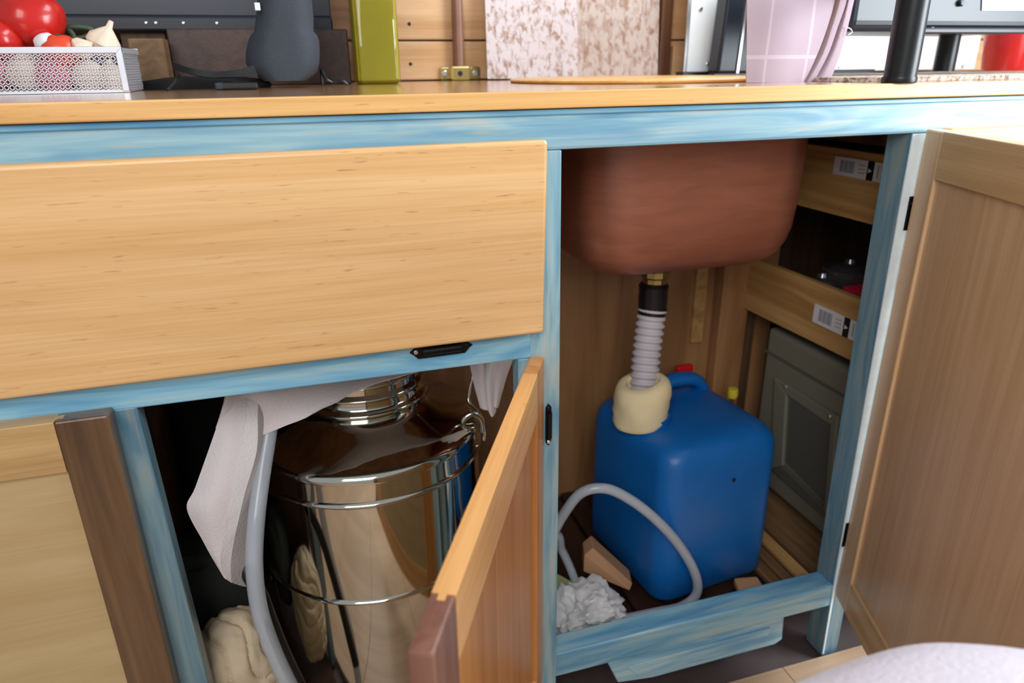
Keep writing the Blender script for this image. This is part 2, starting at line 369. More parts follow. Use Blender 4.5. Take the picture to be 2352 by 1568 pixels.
# toe board on the floor line with a rounded corner, wider near the right
tb = obj('toe_board', prism([(0.3271, 0.0060, 0.0422), (0.3785, 0.0060, 0.0347), (0.5695, 0.0060, 0.0350), (0.5808, 0.0060, 0.0412), (0.5768, 0.0060, 0.0954), (0.3078, 0.0060, 0.0880)], (0, .018, 0), .002), M['blue_lit'], cab)
obj('toe_board_face', prism([(0.3371, 0.0035, 0.0688), (0.5552, 0.0035, 0.0714), (0.5517, 0.0035, 0.0467), (0.3574, 0.0035, 0.0441)], (0, .003, 0), .001), M['blue_lit'], cab)
obj('back_panel', box((-.7, .40, .0), (.80, .408, .765)), M['ply'], cab)
tag(obj('corner_post', box((0.6733, .372, .088), (.728, .40, .765), .002), M['ply'], cab), 'lighter wooden post in the back corner')
obj('cleat', box((.633, .392, .34), (.655, .4, .60), .001), M['ply_y'], cab)
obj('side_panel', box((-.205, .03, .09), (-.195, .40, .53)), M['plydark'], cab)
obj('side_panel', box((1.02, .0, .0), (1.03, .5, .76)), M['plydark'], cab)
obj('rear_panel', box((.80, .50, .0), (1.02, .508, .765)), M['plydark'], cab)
for i in range(4):       # cabinet floor slats
    x0 = .225+i*.083
    obj('floor_slat', box((x0, .034, .060), (x0+.078, .395, .0765), .0015, 1), M['slat_dark'], cab)
for x0, x1, mt in ((.600, .618, 'slat'), (.622, .640, 'slat'), (.648, .668, 'ply_y'), (.676, .755, 'slat'), (.76, .84, 'slat')):
    obj('floor_slat', box((x0, .046, .0765), (x1, .395, .086), .0015, 1), M[mt], cab)
obj('floor_board', box((-.19, .03, .004), (.215, .395, .012), .001), M['slat_dark'], cab)
# drawers
dr = obj('drawer_front', prism([(-.62, -.0145, .5525), (.2135, -.0145, .5565), (.2165, -.0145, .7395), (-.62, -.0145, .7355)], (0, .0143, 0), .0035, 3), M['pine_x'], cab)
dd = obj('drawer_box', box((-.60, .024, .585), (.19, .032, .715)), M['ply'], dr)
for lo, hi in (((-.60, .032, .585), (-.592, .37, .715)), ((.182, .032, .585), (.19, .37, .715)), ((-.592, .36, .585), (.182, .368, .715)), ((-.592, .032, .585), (.182, .36, .590))):
    obj('drawer_side', box(lo, hi), M['ply'], dr)
d2 = obj('drawer_front', box((.672, -.0145, .560), (1.24, -.0002, .7335), .003, 3), M['pine_x'], cab)
obj('cupboard_front', box((.70, -.0145, .105), (1.24, -.0002, .545), .003, 3), M['pine_x'], cab)
# black iron pull under the drawer
def hinge_plate(c, L, ax, name='hinge', par=cab, w_=.0085, br=.0032):
    """black forged plate with pointed ends, a raised barrel and two screws, on the frame's front"""
    ax = Vector(ax).normalized(); sd = Vector((0, -1, 0)).cross(ax).normalized(); c = Vector(c)
    pts = [(-L/2, 0), (-L/2+.004, .003), (-L/2+.008, w_*.55), (L/2-.008, w_*.55), (L/2-.004, .003), (L/2, 0), (L/2-.004, -.003), (L/2-.008, -w_*.55), (-L/2+.008, -w_*.55), (-L/2+.004, -.003)]
    p = obj(name, prism([c+ax*a+sd*b_+Vector((0, -.0005, 0)) for a, b_ in pts], (0, -.002, 0), .0005, 1), M['black_iron'], par)
    obj('barrel', tube([c+ax*t+Vector((0, -.0035, 0)) for t in (-L*.30, 0, L*.30)], br, 10, 2), M['black_iron'], p, smooth=True)
    for s_ in (-1, 1):
        obj('screw', disc(c+ax*s_*L*.40+Vector((0, -.0025, 0)), .0022, (0, -1, 0), .0012), M['screw'] if s_ < 0 else M['black_iron'], p)
    return p
tag(hinge_plate((0.1133, 0.0000, 0.5481), .062, (1, 0, .012), w_=.0135, br=.0042), 'black iron hinge plate under the drawer front')
hinge_plate((.2235, 0, .447), .050, (0, 0, 1), w_=.006)
# ---- doors, built closed (hinge edge at x=0, inner face y=0, outer y=-t) and swung about z
def door(name, L, z0, z1, t, loc, ang, mats, sw=.044, rh=.048, right_hinge=True, label=None):
    """panel mesh is the door; two rails and two stiles are its children"""
    s_ = -1 if right_hinge else 1
    xs = lambda a, b_: (min(s_*a, s_*b_), max(s_*a, s_*b_))
    x0, x1 = xs(sw-.006, L-sw+.006)
    d = obj(name, box((x0, -t+.0045, z0+rh-.006), (x1, -.0035, z1-rh+.006)), [mats['panel'], mats.get('inside', mats['panel'])], cab, world=False, loc=loc, rotz=ang)
    for f_ in d.data.polygons: f_.material_index = 1 if f_.normal.y > .5 else 0
    if label: tag(d, label)
    z0_, z1_ = z0, z1
    a, b_ = xs(0, sw); obj('stile', box((a, -t, z0), (b_, 0, z1), .0018), mats['hstile'], d, world=False)
    a, b_ = xs(L-sw, L); e = obj('stile', box((a, -t, z0), (b_, 0, z1), .0018), mats['stile'], d, world=False)
    a, b_ = xs(sw, L-sw)
    for (za, zb) in ((z0, z0+rh), (z1-rh, z1)):
        obj('rail', box((a, -t, za), (b_, 0, zb), .0008), mats['rail'], d, world=False)
        a2, b2 = xs(L-sw-.001, L-sw+.006)
        obj('tongue', box((a2, -t*.66, za+.001), (b2, -t*.34, zb+.0004)), mats['rail'], d, world=False)
    return d
A1 = math.radians(62.6); A2 = math.radians(69.6)
cdoor = door('door', .390, .095, .5285, .0145, (.2035, -.0005, 0), A1, dict(panel=M['pine_z'], hstile=M['pine_z'], stile=M['stile_red'], rail=M['rail_edge'], inside=M['panel_pale']), label='narrow door swung open seen edge on')
rdoor = door('door', .425, .112, .7335, .0165, (.6480, -.004, 0), A2, dict(panel=M['pine_inner'], hstile=M['pine_inner'], stile=M['pine_inner'], rail=M['rail_inner']), sw=.036, label='large door swung open showing its inner face')
ldoor = door('door', .42, .095, .5310, .018, (-.596, 0, 0), 0, dict(panel=M['panel_pale'], hstile=M['stile_dark'], stile=M['stile_dark'], rail=M['rail_left']), sw=.041, right_hinge=False, label='closed door with pale plywood panel and dark brown stile')
# knuckle hinges on the right door
for z_ in (0.6425, 0.2102):
    k = obj('hinge', lathe([(0, -.021), (.0015, -.021), (.0035, -.017), (.0035, .017), (.0015, .021), (0, .021)], (.6515 if z_ > .4 else .6535, -.0065, z_), 12), M['black_iron'], cab, smooth=True)
    obj('hinge_leaf', box((.6455, -.003, z_-.019), (.655, -.0014, z_+.019), .0005, 1), M['black_iron'], k)
    obj('screw', disc((.649, -.003, z_+.011), .0016, (0, -1, 0), .001), M['black_iron'], k)
# nail marks
for c in ((0.6395, 0.0240, 0.6318), (0.6400, 0.0120, 0.6175)): obj('nail_mark', disc(c, .0022, (-1, 0, 0), .0006, 10), M['blue_z2'], cab)

# ================================================================ WORKTOP
bm = box((-1.2, -.0065, .7652), (2.1, .60, .780), .002, 3)
wt = tag(obj('worktop', bm, M['counter']), 'varnished pine worktop with a light front edge over the blue cabinet', 'worktop')
tag(obj('edge_band', box((-1.2, -.0090, .7654), (2.1, -.0063, .7800), .0012, 2), M['pine_edge'], wt), 'golden pine edging strip')
lid = tag(obj('added_sink_edge_disc', lathe([(0, .7802), (.17, .7802), (.172, .782), (.172, .7835), (.169, .785), (0, .785)], (.455, .30, 0), 64), M['pine_edge'], smooth=True), 'thin golden wooden disc added on the worktop for the sink cutout edge', 'board')  # added disc in place of the golden edge of the sink cut-out

# ================================================================ SINK AND DRAIN
sk = thing('sink', 'reddish copper sink basin hanging under the worktop above the blue jerrycan', 'sink', (.448, .21, .56))
secs = []
cx, cy, hx, hy = .449, .218, .146, .140
for (z, ins) in ((.764, 0), (.70, 0), (.64, .002), (.612, .004), (.595, .008), (.582, .014), (.573, .022), (.566, .034), (.562, .050), (.560, .085)):
    secs.append(rsec(cx, cy, hx-ins, hy-ins, max(.012, .055-ins*.42), z, 10))
obj('basin', loft(secs), M['copper'], sk, smooth=True)
obj('drain_flange', lathe([(0, .563), (.031, .560), (.031, .551), (.025, .545), (0, .545)], (.452, .205, 0), 32), M['black_iron'], sk, smooth=True)
obj('brass_fitting', lathe([(0, .546), (.0185, .546), (.0205, .541), (.0205, .534), (.0175, .531), (.0175, .525), (.0160, .522), (0, .522)], (.450, .203, 0), 12), M['brass'], sk)
dh = thing('drain_hose', 'grey corrugated drain hose hanging from the sink into the jerrycan', 'hose', (.446, .20, .36))
obj('tape_wrap', lathe([(0, .524), (.0175, .524), (.0205, .520), (.0196, .510), (.0206, .503), (.0194, .492), (.0204, .484), (.0186, .478), (0, .478)], (.448, .202, 0), 20), M['tape'], dh, smooth=True)
a_, b_ = Vector((.448, .2015, .487)), Vector((0.4253, 0.1700, 0.3364))
hp0 = [a_.lerp(b_, k/200)+Vector((0, .004*math.sin(PI*k/200), 0)) for k in range(201)]
bm = bmesh.new(); add_tube(bm, hp0, lambda t: .0186+.0018*math.sin(t*2*PI*15), 28)
obj('corrugated_pipe', bm, M['greyhose'], dh, smooth=True)

# ================================================================ JERRYCAN
jr = math.radians(7)
jc = thing('jerrycan', 'blue plastic jerrycan standing under the copper sink', 'jerrycan', (.498, .181, .086), jr)
hx, hy = .0985, .104; secs = []
for (z, ins, r) in ((0, .014, .02), (.004, .006, .024), (.012, .001, .028), (.05, 0, .030), (.21, .001, .030), (.228, .003, .030), (.238, .008, .032), (.244, .016, .034), (.248, .030, .034), (.250, .05, .03)):
    secs.append(rsec(0, 0, hx-ins, hy-ins, r, z, 8))
obj('body', loft(secs), M['blue_can'], jc, world=False, smooth=True)
bm = bmesh.new()
add_tube(bm, cr([(-.026, .052, .236), (-.020, .052, .256), (-.002, .052, .267), (.036, .052, .268), (.064, .052, .258), (.078, .052, .234)], 8), .0105, 12)
for v in bm.verts: v.co.y = .052+(v.co.y-.052)*1.3
obj('handle', bm, M['blue_can'], jc, world=False, smooth=True)
obj('spout', lathe([(.030, .246), (.030, .259), (.022, .261), (.022, .276), (0, .276)], (-.066, -.008, 0), 24), M['blue_can'], jc, world=False, smooth=True)
tag(obj('neck_wrap', loft([[(0.4245+rr*(1+.03*math.sin(3*a+z*90))*math.cos(a), .172+rr*(1+.03*math.sin(2*a+z*70))*math.sin(a), z+.006*math.cos(a)-.002) for a in [2*PI*k/40 for k in range(40)]]
    for rr, z in ((.030, .332), (.0355, .334), (.0385, .341), (.0378, .349), (.0398, .356), (.0388, .364), (.0400, .372), (.0385, .383), (.0355, .392), (.0300, .396), (.0235, .396), (.0212, .388), (.0205, .372))]), M['cream'], smooth=True), 'cream foam wrap around the hose where it enters the jerrycan', 'wrap')
obj('scuff', disc((.012, -.1045, .185), .003, (0, -1, 0), .0006, 12), M['tape'], jc, world=False)
# valve and cap behind the jerrycan
tv = thing('tap_valve', 'red lever tap on a white fitting behind the jerrycan', 'valve', (0.6059, 0.3500, 0.2809))
c = Vector((0.6029, 0.3500, 0.2954))
obj('fitting', lathe([(0, -.04), (.011, -.04), (.011, 0), (.008, .002), (.008, .012), (0, .012)], c, 16), M['whiteplastic'], tv, smooth=True)
obj('tap_lever', box(c+Vector((-.022, -.006, .011)), c+Vector((.010, .006, .026)), .004), M['red'], tv)
obj('bracket', box(c+Vector((-.02, -.004, -.205)), c+Vector((.02, .01, -.04))), M['plydark'], tv)
yc = (0.6643, 0.3000, 0.2807)
yv = thing('gas_tap', 'small yellow knob behind the right shoulder of the jerrycan', 'knob', (yc[0], yc[1], .086))
obj('knob', lathe([(0, -.008), (.008, -.008), (.0095, 0), (.008, .008), (0, .009)], yc, 16), M['yellow'], yv, smooth=True)
obj('stem', tube([(yc[0], yc[1], .086), (yc[0], yc[1], yc[2]-.006)], .004, 8, 0), M['brass'], yv)

# clear hose loop in front of the jerrycan
hp = [(.255, .22, .0835), (.250, .16, .12), (0.2630, 0.1000, 0.2167), (0.2790, 0.0950, 0.2543), (0.3001, 0.0850, 0.2917), (0.3299, 0.0750, 0.2985), (0.3637, 0.0670, 0.2783), (0.3984, 0.0600, 0.2446), (0.4318, 0.0560, 0.2010), (0.4591, 0.0540, 0.1503), (0.4653, 0.0540, 0.1135), (0.4450, 0.0560, 0.0943), (0.4027, 0.0600, 0.0910), (0.3519, 0.0640, 0.0879), (0.2965, 0.0700, 0.0777)]
hl = tag(obj('clear_hose', tube(hp, .0066, 14, 10), M['hose'], smooth=True), 'clear plastic hose looping in front of the blue jerrycan', 'hose')
hh = tag(obj('clear_hose', tube([(.25, .25, .09), (0.2864, 0.1500, 0.1861), (0.2961, 0.1400, 0.1636), (0.3046, 0.1300, 0.1405), (0.3125, 0.1200, 0.1121)], .006, 12, 8), M['hose'], smooth=True), 'short end of clear hose beside the center stile left of the jerrycan', 'hose')

# items on the cabinet floor
def crumple(name, c, size, amp, mat, label, cat, seed, sub=5, freq=30, boxy=.15):
    bm = blob(c, size, amp, freq, sub, seed, boxy); cc_ = Vector(c)
    for v in bm.verts:
        q = v.co*38+Vector((seed, 0, 0)); k = max(0, 1-abs(noise.noise(q))*5)+.6*max(0, 1-abs(noise.noise(q*2.1))*5)
        v.co += (v.co-cc_).normalized()*k*.006
    return tag(obj(name, bm, mat, smooth=True), label, cat)
crumple('plastic_bag', (0.3119, 0.0850, 0.0935), (.046, .040, .032), .40, M['plastic_bag'], 'crumpled white plastic bag on the cabinet floor beside the center stile', 'bag', 3, 5, 20)
tag(obj('cleaning_cloth', sheet([[(0.2792, 0.1250, 0.1372), (0.3031, 0.1220, 0.1228), (0.3261, 0.1200, 0.1031)], [(0.2756, 0.1150, 0.1257), (0.2986, 0.1100, 0.1140), (0.3286, 0.1050, 0.1010)], [(0.2703, 0.1000, 0.1170), (0.2929, 0.0950, 0.1099), (0.3170, 0.0900, 0.1031)]], 6, 6, .006, 60, 2, .004), M['green_cloth'], smooth=True), 'pale green folded cloth lying on the crumpled white bag', 'cloth')
tag(obj('cardboard_offcut', prism([(0.3284, 0.1350, 0.1214), (0.3289, 0.1350, 0.1497), (0.3420, 0.1350, 0.1594), (0.3891, 0.1000, 0.1124), (0.3856, 0.1000, 0.1009)], (.01, .03, -.002), .001), M['card']), 'tan cardboard wedge leaning by the left corner of the jerrycan', 'cardboard')
tag(obj('wooden_offcut', prism([(.535, .052, .086), (.575, .050, .086), (.580, .075, .086), (.545, .082, .086)], (0, 0, .012), .003), M['card']), 'small tan offcut on the floor just behind the bottom rail', 'offcut')

# ================================================================ RIGHT SHELF UNIT
su = thing('shelf_unit', 'pine shelf unit with two labelled rails inside the right of the cabinet', 'shelf', (.72, .2, .098))
def rail_face(pts, nm='shelf_rail'): return obj(nm, prism(pts, (.012, 0, 0), .0012), M['ply_y'], su)
r1 = rail_face([(.72, .400, .494), (.72, .400, .402), (.72, .05, .408), (.72, .05, .497)])
r2 = rail_face([(.72, .400, .690), (.72, .400, .600), (.72, .05, .600), (.72, .05, .690)])
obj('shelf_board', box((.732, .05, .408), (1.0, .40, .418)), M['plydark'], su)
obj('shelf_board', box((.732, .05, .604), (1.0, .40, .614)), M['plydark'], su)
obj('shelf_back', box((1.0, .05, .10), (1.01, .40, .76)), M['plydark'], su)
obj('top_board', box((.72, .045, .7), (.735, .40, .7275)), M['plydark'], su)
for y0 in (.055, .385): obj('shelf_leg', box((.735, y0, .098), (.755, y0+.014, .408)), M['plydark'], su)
def price_label(y0, y1, z0, z1, par):
    """white sticker on a rail: barcode, text lines, a black band with a white mark, a green printed sign"""
    X0 = .7186; L = y0-y1
    p = obj('label_sticker', box((X0, y1, z0), (.7202, y0, z1)), M['label'], par)
    hgt = z1-z0; Y = lambda t: y0-L*t
    for i in range(9):
        obj('barcode_bar', box((X0-.0004, Y(.115+.027*i+(.012 if i % 3 else .017)), z0+hgt*.2), (X0+.0004, Y(.115+.027*i), z0+hgt*.84)), M['labelgrey'], p)
    obj('black_band', box((X0-.0004, Y(.66), z0), (X0+.0004, Y(.56), z1)), M['ink'], p)
    obj('band_mark', prism([(X0-.0006, Y(.64), z0+hgt*.5), (X0-.0006, Y(.58), z0+hgt*.62), (X0-.0006, Y(.58), z0+hgt*.38)], (.0006, 0, 0)), M['label'], p)
    for i in range(3): obj('print_line', box((X0-.0004, Y(.52), z0+hgt*(.3+.2*i)), (X0+.0004, Y(.42), z0+hgt*(.33+.2*i))), M['labelgrey'], p)
    obj('print_line', box((X0-.0004, Y(.735), z0+hgt*.2), (X0+.0004, Y(.72), z0+hgt*.85)), M['labelgreen'], p)
    q = [(X0-.0005, Y(.86+.075*math.cos(a)*1.0), z0+hgt*(.52+.26*math.sin(a))) for a in [math.radians(40+k*280/14) for k in range(15)]]
    q = [(x, Y(.86)-( -L)*(.075*math.cos(math.radians(40+k*280/14))), z) for k, (x, y, z) in enumerate(q)]
    q += [(X0-.0005, Y(.93), z0+hgt*.48), (X0-.0005, Y(.87), z0+hgt*.48)]
    obj('printed_sign', tube(q, .0006, 6, 2), M['labelgreen'], p)
ya, yb = 0.2017, 0.1111
price_label(ya, ya-(ya-yb)*1.25, 0.4369, 0.4653, r1)
ya2, yb2 = 0.2060, 0.1168
price_label(ya2, ya2-(ya2-yb2)*1.25, 0.6554, 0.6798, r2)
# pots and red boxes on the lower shelf
def pot(c, r, h, label):
    t = thing('pot', label, 'pot', (c[0], c[1], .418), 0, 'black pots on the inner shelf')
    z0 = .418
    obj('body', lathe([(0, z0), (r*.9, z0), (r, z0+.006), (r, z0+h), (r*.97, z0+h), (r*.97, z0+.01), (0, z0+.008)], (c[0], c[1], 0), 32), M['pot'], t, smooth=True)
    obj('rim', tube([(c[0]+r*math.cos(a), c[1]+r*math.sin(a), z0+h) for a in [2*PI*k/24 for k in range(24)]], .0018, 8, 1, True), M['pot'], t, smooth=True)
    obj('lid', lathe([(r*.96, z0+h-.002), (r*.7, z0+h+.006), (.008, z0+h+.010), (.006, z0+h+.016), (0, z0+h+.018)], (c[0], c[1], 0), 32), M['pot'], t, smooth=True)
pot((0.8000, 0.2328, 0), .037, .085, 'tallest black lidded pot on the inner shelf')
pot((0.7650, 0.2376+.01, 0), .026, .062, 'middle black pot on the inner shelf')
pot((0.7550, 0.2454+.004, 0), .019, .048, 'smallest black pot at the rail of the inner shelf')
tag(obj('red_box', box((.742, .085, .4182), (.785, 0.1765, .497), .001), M['redbox']), 'bright red box standing on the inner shelf beside the black pots', 'box')
tag(obj('red_tray', box((.845, .09, .4182), (.90, 0.2371, .53), .001), M['redmetal']), 'darker red tin behind the bright red box on the inner shelf', 'tin')
# grey case under the shelf
gx = .735
gc = thing('grey_case', 'grey plastic case with a recessed hatch standing under the pine shelf', 'case', (gx+.1, .2, .098))
T = lambda x, y: None
gb = obj('body', box((gx, .048, .0985), (gx+.22, 0.3209, .385), .008, 3), M['greybox'], gc)
obj('rib', prism([(0.7350, 0.3217, 0.3397), (0.7350, 0.3226, 0.3442), (0.7350, 0.1218, 0.3442), (0.7350, 0.1208, 0.3398)], (-.0015, 0, 0)), M['greybox_dark'], gc)
def framepiece(pts, th=-.006, mt='greybox'): return obj('hatch_frame', prism(pts, (th, 0, 0), .0015), M[mt], gc)
qo = [(0.7350, 0.2820, 0.3083), (0.7350, 0.1318, 0.3086), (0.7350, 0.1135, 0.1345), (0.7350, 0.2605, 0.1425)]
qi = [(0.7350, 0.2477, 0.2915), (0.7350, 0.1413, 0.2890), (0.7350, 0.1251, 0.1510), (0.7350, 0.2319, 0.1654)]
for k in range(4): framepiece([qo[k], qo[(k+1) % 4], qi[(k+1) % 4], qi[k]], mt='greybox_dark' if k == 2 else 'greybox')
obj('hatch', prism([(0.7350, 0.2421, 0.2861), (0.7350, 0.1440, 0.2839), (0.7350, 0.1292, 0.1564), (0.7350, 0.2290, 0.1738)], (-.002, 0, 0), .0008), M['greybox_dark'], gc)
for c in ((0.7290, 0.2503, 0.3047), (0.7290, 0.1457, 0.3027)): obj('screw', disc(c, .0030, (-1, 0, 0), .0022), M['screw'], gc)

# ================================================================ CANISTER
cx, cy = .047, .181
cn = thing('steel_canister', 'polished stainless steel canister in the left opening under a draped cloth', 'canister', (cx, cy, .0122))
def bead(r, z, a=.0032, n_=7): return [(r+a*math.sin(PI*k/n_), z-a*1.1+2.2*a*k/n_) for k in range(n_+1)]
prof = [(0, .0125), (.136, .0125), (.1385, .018), (.139, .03)] + bead(.139, .226) + [(.139, .34)] + bead(.139, .3575, .0038) + [(.139, .365), (.1395, .378), (.1398, .3835)]
obj('body', lathe(prof, (cx, cy, 0), 128), M['steel'], cn, smooth=True)
prof = [(.1398, .3832), (.1405, .387), (.1385, .3915), (.134, .3945), (.126, .3985), (.112, .4045), (.096, .4105), (.084, .416), (.078, .4195), (.0745, .4245)]
obj('shoulder', lathe(prof, (cx, cy, 0), 128), M['steel'], cn, smooth=True)
prof = [(.0745, .424), (.079, .427)] + bead(.0745, .4325, .0042) + [(.0722, .440), (.0722, .446)] + bead(.0722, .4505, .0032) + [(.070, .456), (.070, .462)] + bead(.070, .4655, .003) + [(.070, .470)]+bead(.070, .4745, .003)+[(.068, .480), (.066, .484), (0, .484)]
obj('neck_lid', lathe(prof, (cx, cy, 0), 96), M['steel'], cn, smooth=True)
lg = (0.1738, 0.1300, 0.3822)
obj('handle_lug', tube([(0.1562, 0.1250, 0.3878), (0.1600, 0.1250, 0.4009), (0.1705, 0.1250, 0.4064), (0.1808, 0.1250, 0.3988), (0.1836, 0.1250, 0.3801)], .0042, 10, 6), M['wire'], cn, smooth=True)
obj('bail_handle', tube([(0.1863, 0.1350, 0.3620), (0.1874, 0.1350, 0.3835), (0.1801, 0.1350, 0.4030), (0.1696, 0.1350, 0.4184), (0.1707, 0.1350, 0.4341), (0.1750, 0.1350, 0.4493), (0.1744, 0.1350, 0.4654), (0.1711, 0.1500, 0.4827), (0.1508, 0.1800, 0.4913)], .0024, 10, 8), M['wire'], cn, smooth=True)

# draped tea towel over the canister
rows = [
 [(-0.0932, 0.0750, 0.5172), (-0.0758, 0.0850, 0.5129), (-0.0424, 0.0900, 0.5086), (0.0113, 0.1100, 0.5032), (0.0689, 0.1200, 0.4994), (0.1358, 0.1300, 0.5004), (0.1851, 0.1400, 0.4904), (0.2346, 0.1500, 0.4804)],
 [(-0.0920, 0.0600, 0.5046), (-0.0769, 0.0700, 0.5002), (-0.0502, 0.0750, 0.4965), (0.0017, 0.0900, 0.4873), (0.0562, 0.1000, 0.4908), (0.1272, 0.1150, 0.4910), (0.1808, 0.1350, 0.4788), (0.2290, 0.1450, 0.4627)],
 [(-0.0992, 0.0550, 0.4866), (-0.0796, 0.0640, 0.4791), (-0.0586, 0.0680, 0.4738), (-0.0049, 0.0750, 0.4746), (0.0497, 0.0880, 0.4853), (0.1231, 0.1080, 0.4863), (0.1767, 0.1300, 0.4740), (0.2240, 0.1400, 0.4578)],
 [(-0.1067, 0.0520, 0.4700), (-0.0860, 0.0580, 0.4609), (-0.0642, 0.0620, 0.4500), (-0.0120, 0.0660, 0.4658), (0.0429, 0.0800, 0.4810), (0.1189, 0.1000, 0.4842), (0.1727, 0.1250, 0.4720), (0.2228, 0.1400, 0.4538)]]
ct = tag(obj('tea_towel', sheet(rows, 6, 6, .0035, 40, 1), M['linen'], smooth=True), 'off white linen tea towel draped over the steel canister', 'cloth')
G6 = [
 [(-0.0932, 0.0660, 0.5021), (-0.0833, 0.0710, 0.4993), (-0.0732, 0.0760, 0.4960), (-0.0640, 0.0800, 0.4933), (-0.0609, 0.0830, 0.4915), (-0.0564, 0.0860, 0.4900)],
 [(-0.1001, 0.0560, 0.4838), (-0.0890, 0.0560, 0.4821), (-0.0768, 0.0580, 0.4791), (-0.0667, 0.0620, 0.4755), (-0.0633, 0.0660, 0.4730), (-0.0604, 0.0700, 0.4706)],
 [(-0.1153, 0.0480, 0.4516), (-0.0988, 0.0420, 0.4510), (-0.0849, 0.0440, 0.4464), (-0.0719, 0.0500, 0.4407), (-0.0692, 0.0560, 0.4369), (-0.0665, 0.0620, 0.4330)],
 [(-0.1329, 0.0380, 0.4160), (-0.1147, 0.0300, 0.4148), (-0.0985, 0.0320, 0.4077), (-0.0881, 0.0380, 0.4018), (-0.0808, 0.0480, 0.3940), (-0.0735, 0.0540, 0.3887)],
 [(-0.1429, 0.0320, 0.3975), (-0.1233, 0.0240, 0.3926), (-0.1072, 0.0260, 0.3825), (-0.0973, 0.0320, 0.3763), (-0.0879, 0.0440, 0.3660), (-0.0782, 0.0500, 0.3598)],
 [(-0.1340, 0.0280, 0.3609), (-0.1244, 0.0230, 0.3592), (-0.1159, 0.0220, 0.3558), (-0.1065, 0.0280, 0.3492), (-0.0947, 0.0420, 0.3361), (-0.0831, 0.0470, 0.3297)],
 [(-0.1264, 0.0250, 0.3346), (-0.1233, 0.0220, 0.3345), (-0.1201, 0.0210, 0.3328), (-0.1127, 0.0270, 0.3241), (-0.1002, 0.0400, 0.3087), (-0.0881, 0.0450, 0.3017)],
 [(-0.1208, 0.0230, 0.3155), (-0.1197, 0.0220, 0.3144), (-0.1182, 0.0220, 0.3129), (-0.1147, 0.0260, 0.3043), (-0.1049, 0.0380, 0.2874), (-0.0937, 0.0430, 0.2803)]]
obj('hanging_corner', sheet([r_[0:3] for r_ in G6], 6, 6, .0012, 34, 5), M['linen'], ct, smooth=True)
tag(obj('hem', sheet([r_[2:4] for r_ in G6], 6, 5, .0008, 80, 5, .0022), M['hem'], ct, smooth=True), 'white stitched hem')
tag(obj('turned_back_edge', sheet([r_[3:6] for r_ in G6], 6, 6, .0012, 34, 7), M['linen_shade'], ct, smooth=True), 'underside of the cloth with its angled shade painted greyer')
for k, (a, b_) in enumerate(((1078, 1112), (1110, 1145), (1140, 1176))):
    rows = [[(0.1704, 0.1300, 0.4765), (0.1806, 0.1240, 0.4776), (0.1928, 0.1300, 0.4735)], [(0.1757, 0.1300, 0.4444), (0.1835, 0.1220, 0.4468), (0.1931, 0.1300, 0.4418)], [(0.1829, 0.1300, 0.4109), (0.1869, 0.1240, 0.4102), (0.1955, 0.1300, 0.4029)]] if k == 0 else \
           [[(0.1885, 0.1300, 0.4741), (0.1945, 0.1200, 0.4773), (0.2042, 0.1280, 0.4728)], [(0.1872, 0.1280, 0.4436), (0.1900, 0.1180, 0.4447), (0.2010, 0.1270, 0.4391)], [(0.1901, 0.1300, 0.4098), (0.1944, 0.1220, 0.3992), (0.2022, 0.1300, 0.4019)]] if k == 1 else \
           [[(0.2015, 0.1320, 0.4716), (0.2113, 0.1280, 0.4719), (0.2246, 0.1340, 0.4677)], [(0.1987, 0.1300, 0.4469), (0.2048, 0.1260, 0.4477), (0.2147, 0.1320, 0.4437)], [(0.1992, 0.1300, 0.4173), (0.2002, 0.1260, 0.4101), (0.2035, 0.1300, 0.4077)]]
    obj('fold', sheet(rows, 6, 6, .001, 60, k), M['hem'] if k == 1 else M['linen'], ct, smooth=True)

# hoses beside the canister
tag(obj('siphon_hose', tube([(-0.0486, 0.0950, 0.4873), (-0.0622, 0.0700, 0.4403), (-0.0725, 0.0520, 0.4056), (-0.0819, 0.0300, 0.3690), (-0.0886, 0.0140, 0.3283), (-0.0903, 0.0080, 0.2777), (-0.0839, 0.0040, 0.2267), (-0.0718, -0.0020, 0.1734), (-0.0555, -0.0060, 0.1069), (-0.0456, -0.0040, 0.0163)], .0088, 16, 10), M['hose'], smooth=True), 'translucent grey hose hanging down in front of the canister', 'hose')
tag(obj('black_hose', tube([(-0.1032, 0.0450, 0.3078), (-0.0899, 0.0300, 0.2790), (-0.0832, 0.0200, 0.2476), (-0.0739, 0.0120, 0.2037), (-0.0599, 0.0060, 0.1481), (-0.0392, 0.0060, 0.0731)], .0080, 14, 10), M['black'], smooth=True), 'black hose running beside the translucent one', 'hose')
# sacks, and an added dark filler, at the left of the canister
bm = bmesh.new()
bs = blob((-0.1363, 0.0750, 0.1377), (.054, .047, .088), .12, 12, 6, 7, .1)
for v in bs.verts:
    n3 = noise.noise(v.co*16)
    ph = v.co.z*105+v.co.x*85+5*n3
    cz = (1-abs(math.sin(ph)))**3*.006
    v.co -= (v.co-Vector((-0.1363, 0.0750, 0.1377))).normalized()*cz
tag(obj('cotton_sack', bs, M['sack'], smooth=True), 'crumpled beige cotton sack at the foot of the canister', 'sack')
tag(obj('dark_bag', blob((-0.1761, 0.1700, 0.1949), (.062, .05, .07), .15, 20, 4, 2, .35), M['darkbag'], smooth=True), 'dark grey bag behind the beige cotton sack', 'bag')
tag(obj('dark_filler', blob((-.140, .31, .30), (.052, .075, .205), .08, 14, 4, 9, .45), M['blackcloth'], smooth=True), 'tall black filler added to darken the left corner beside the canister', 'bag')  # added black form that keeps this corner dark

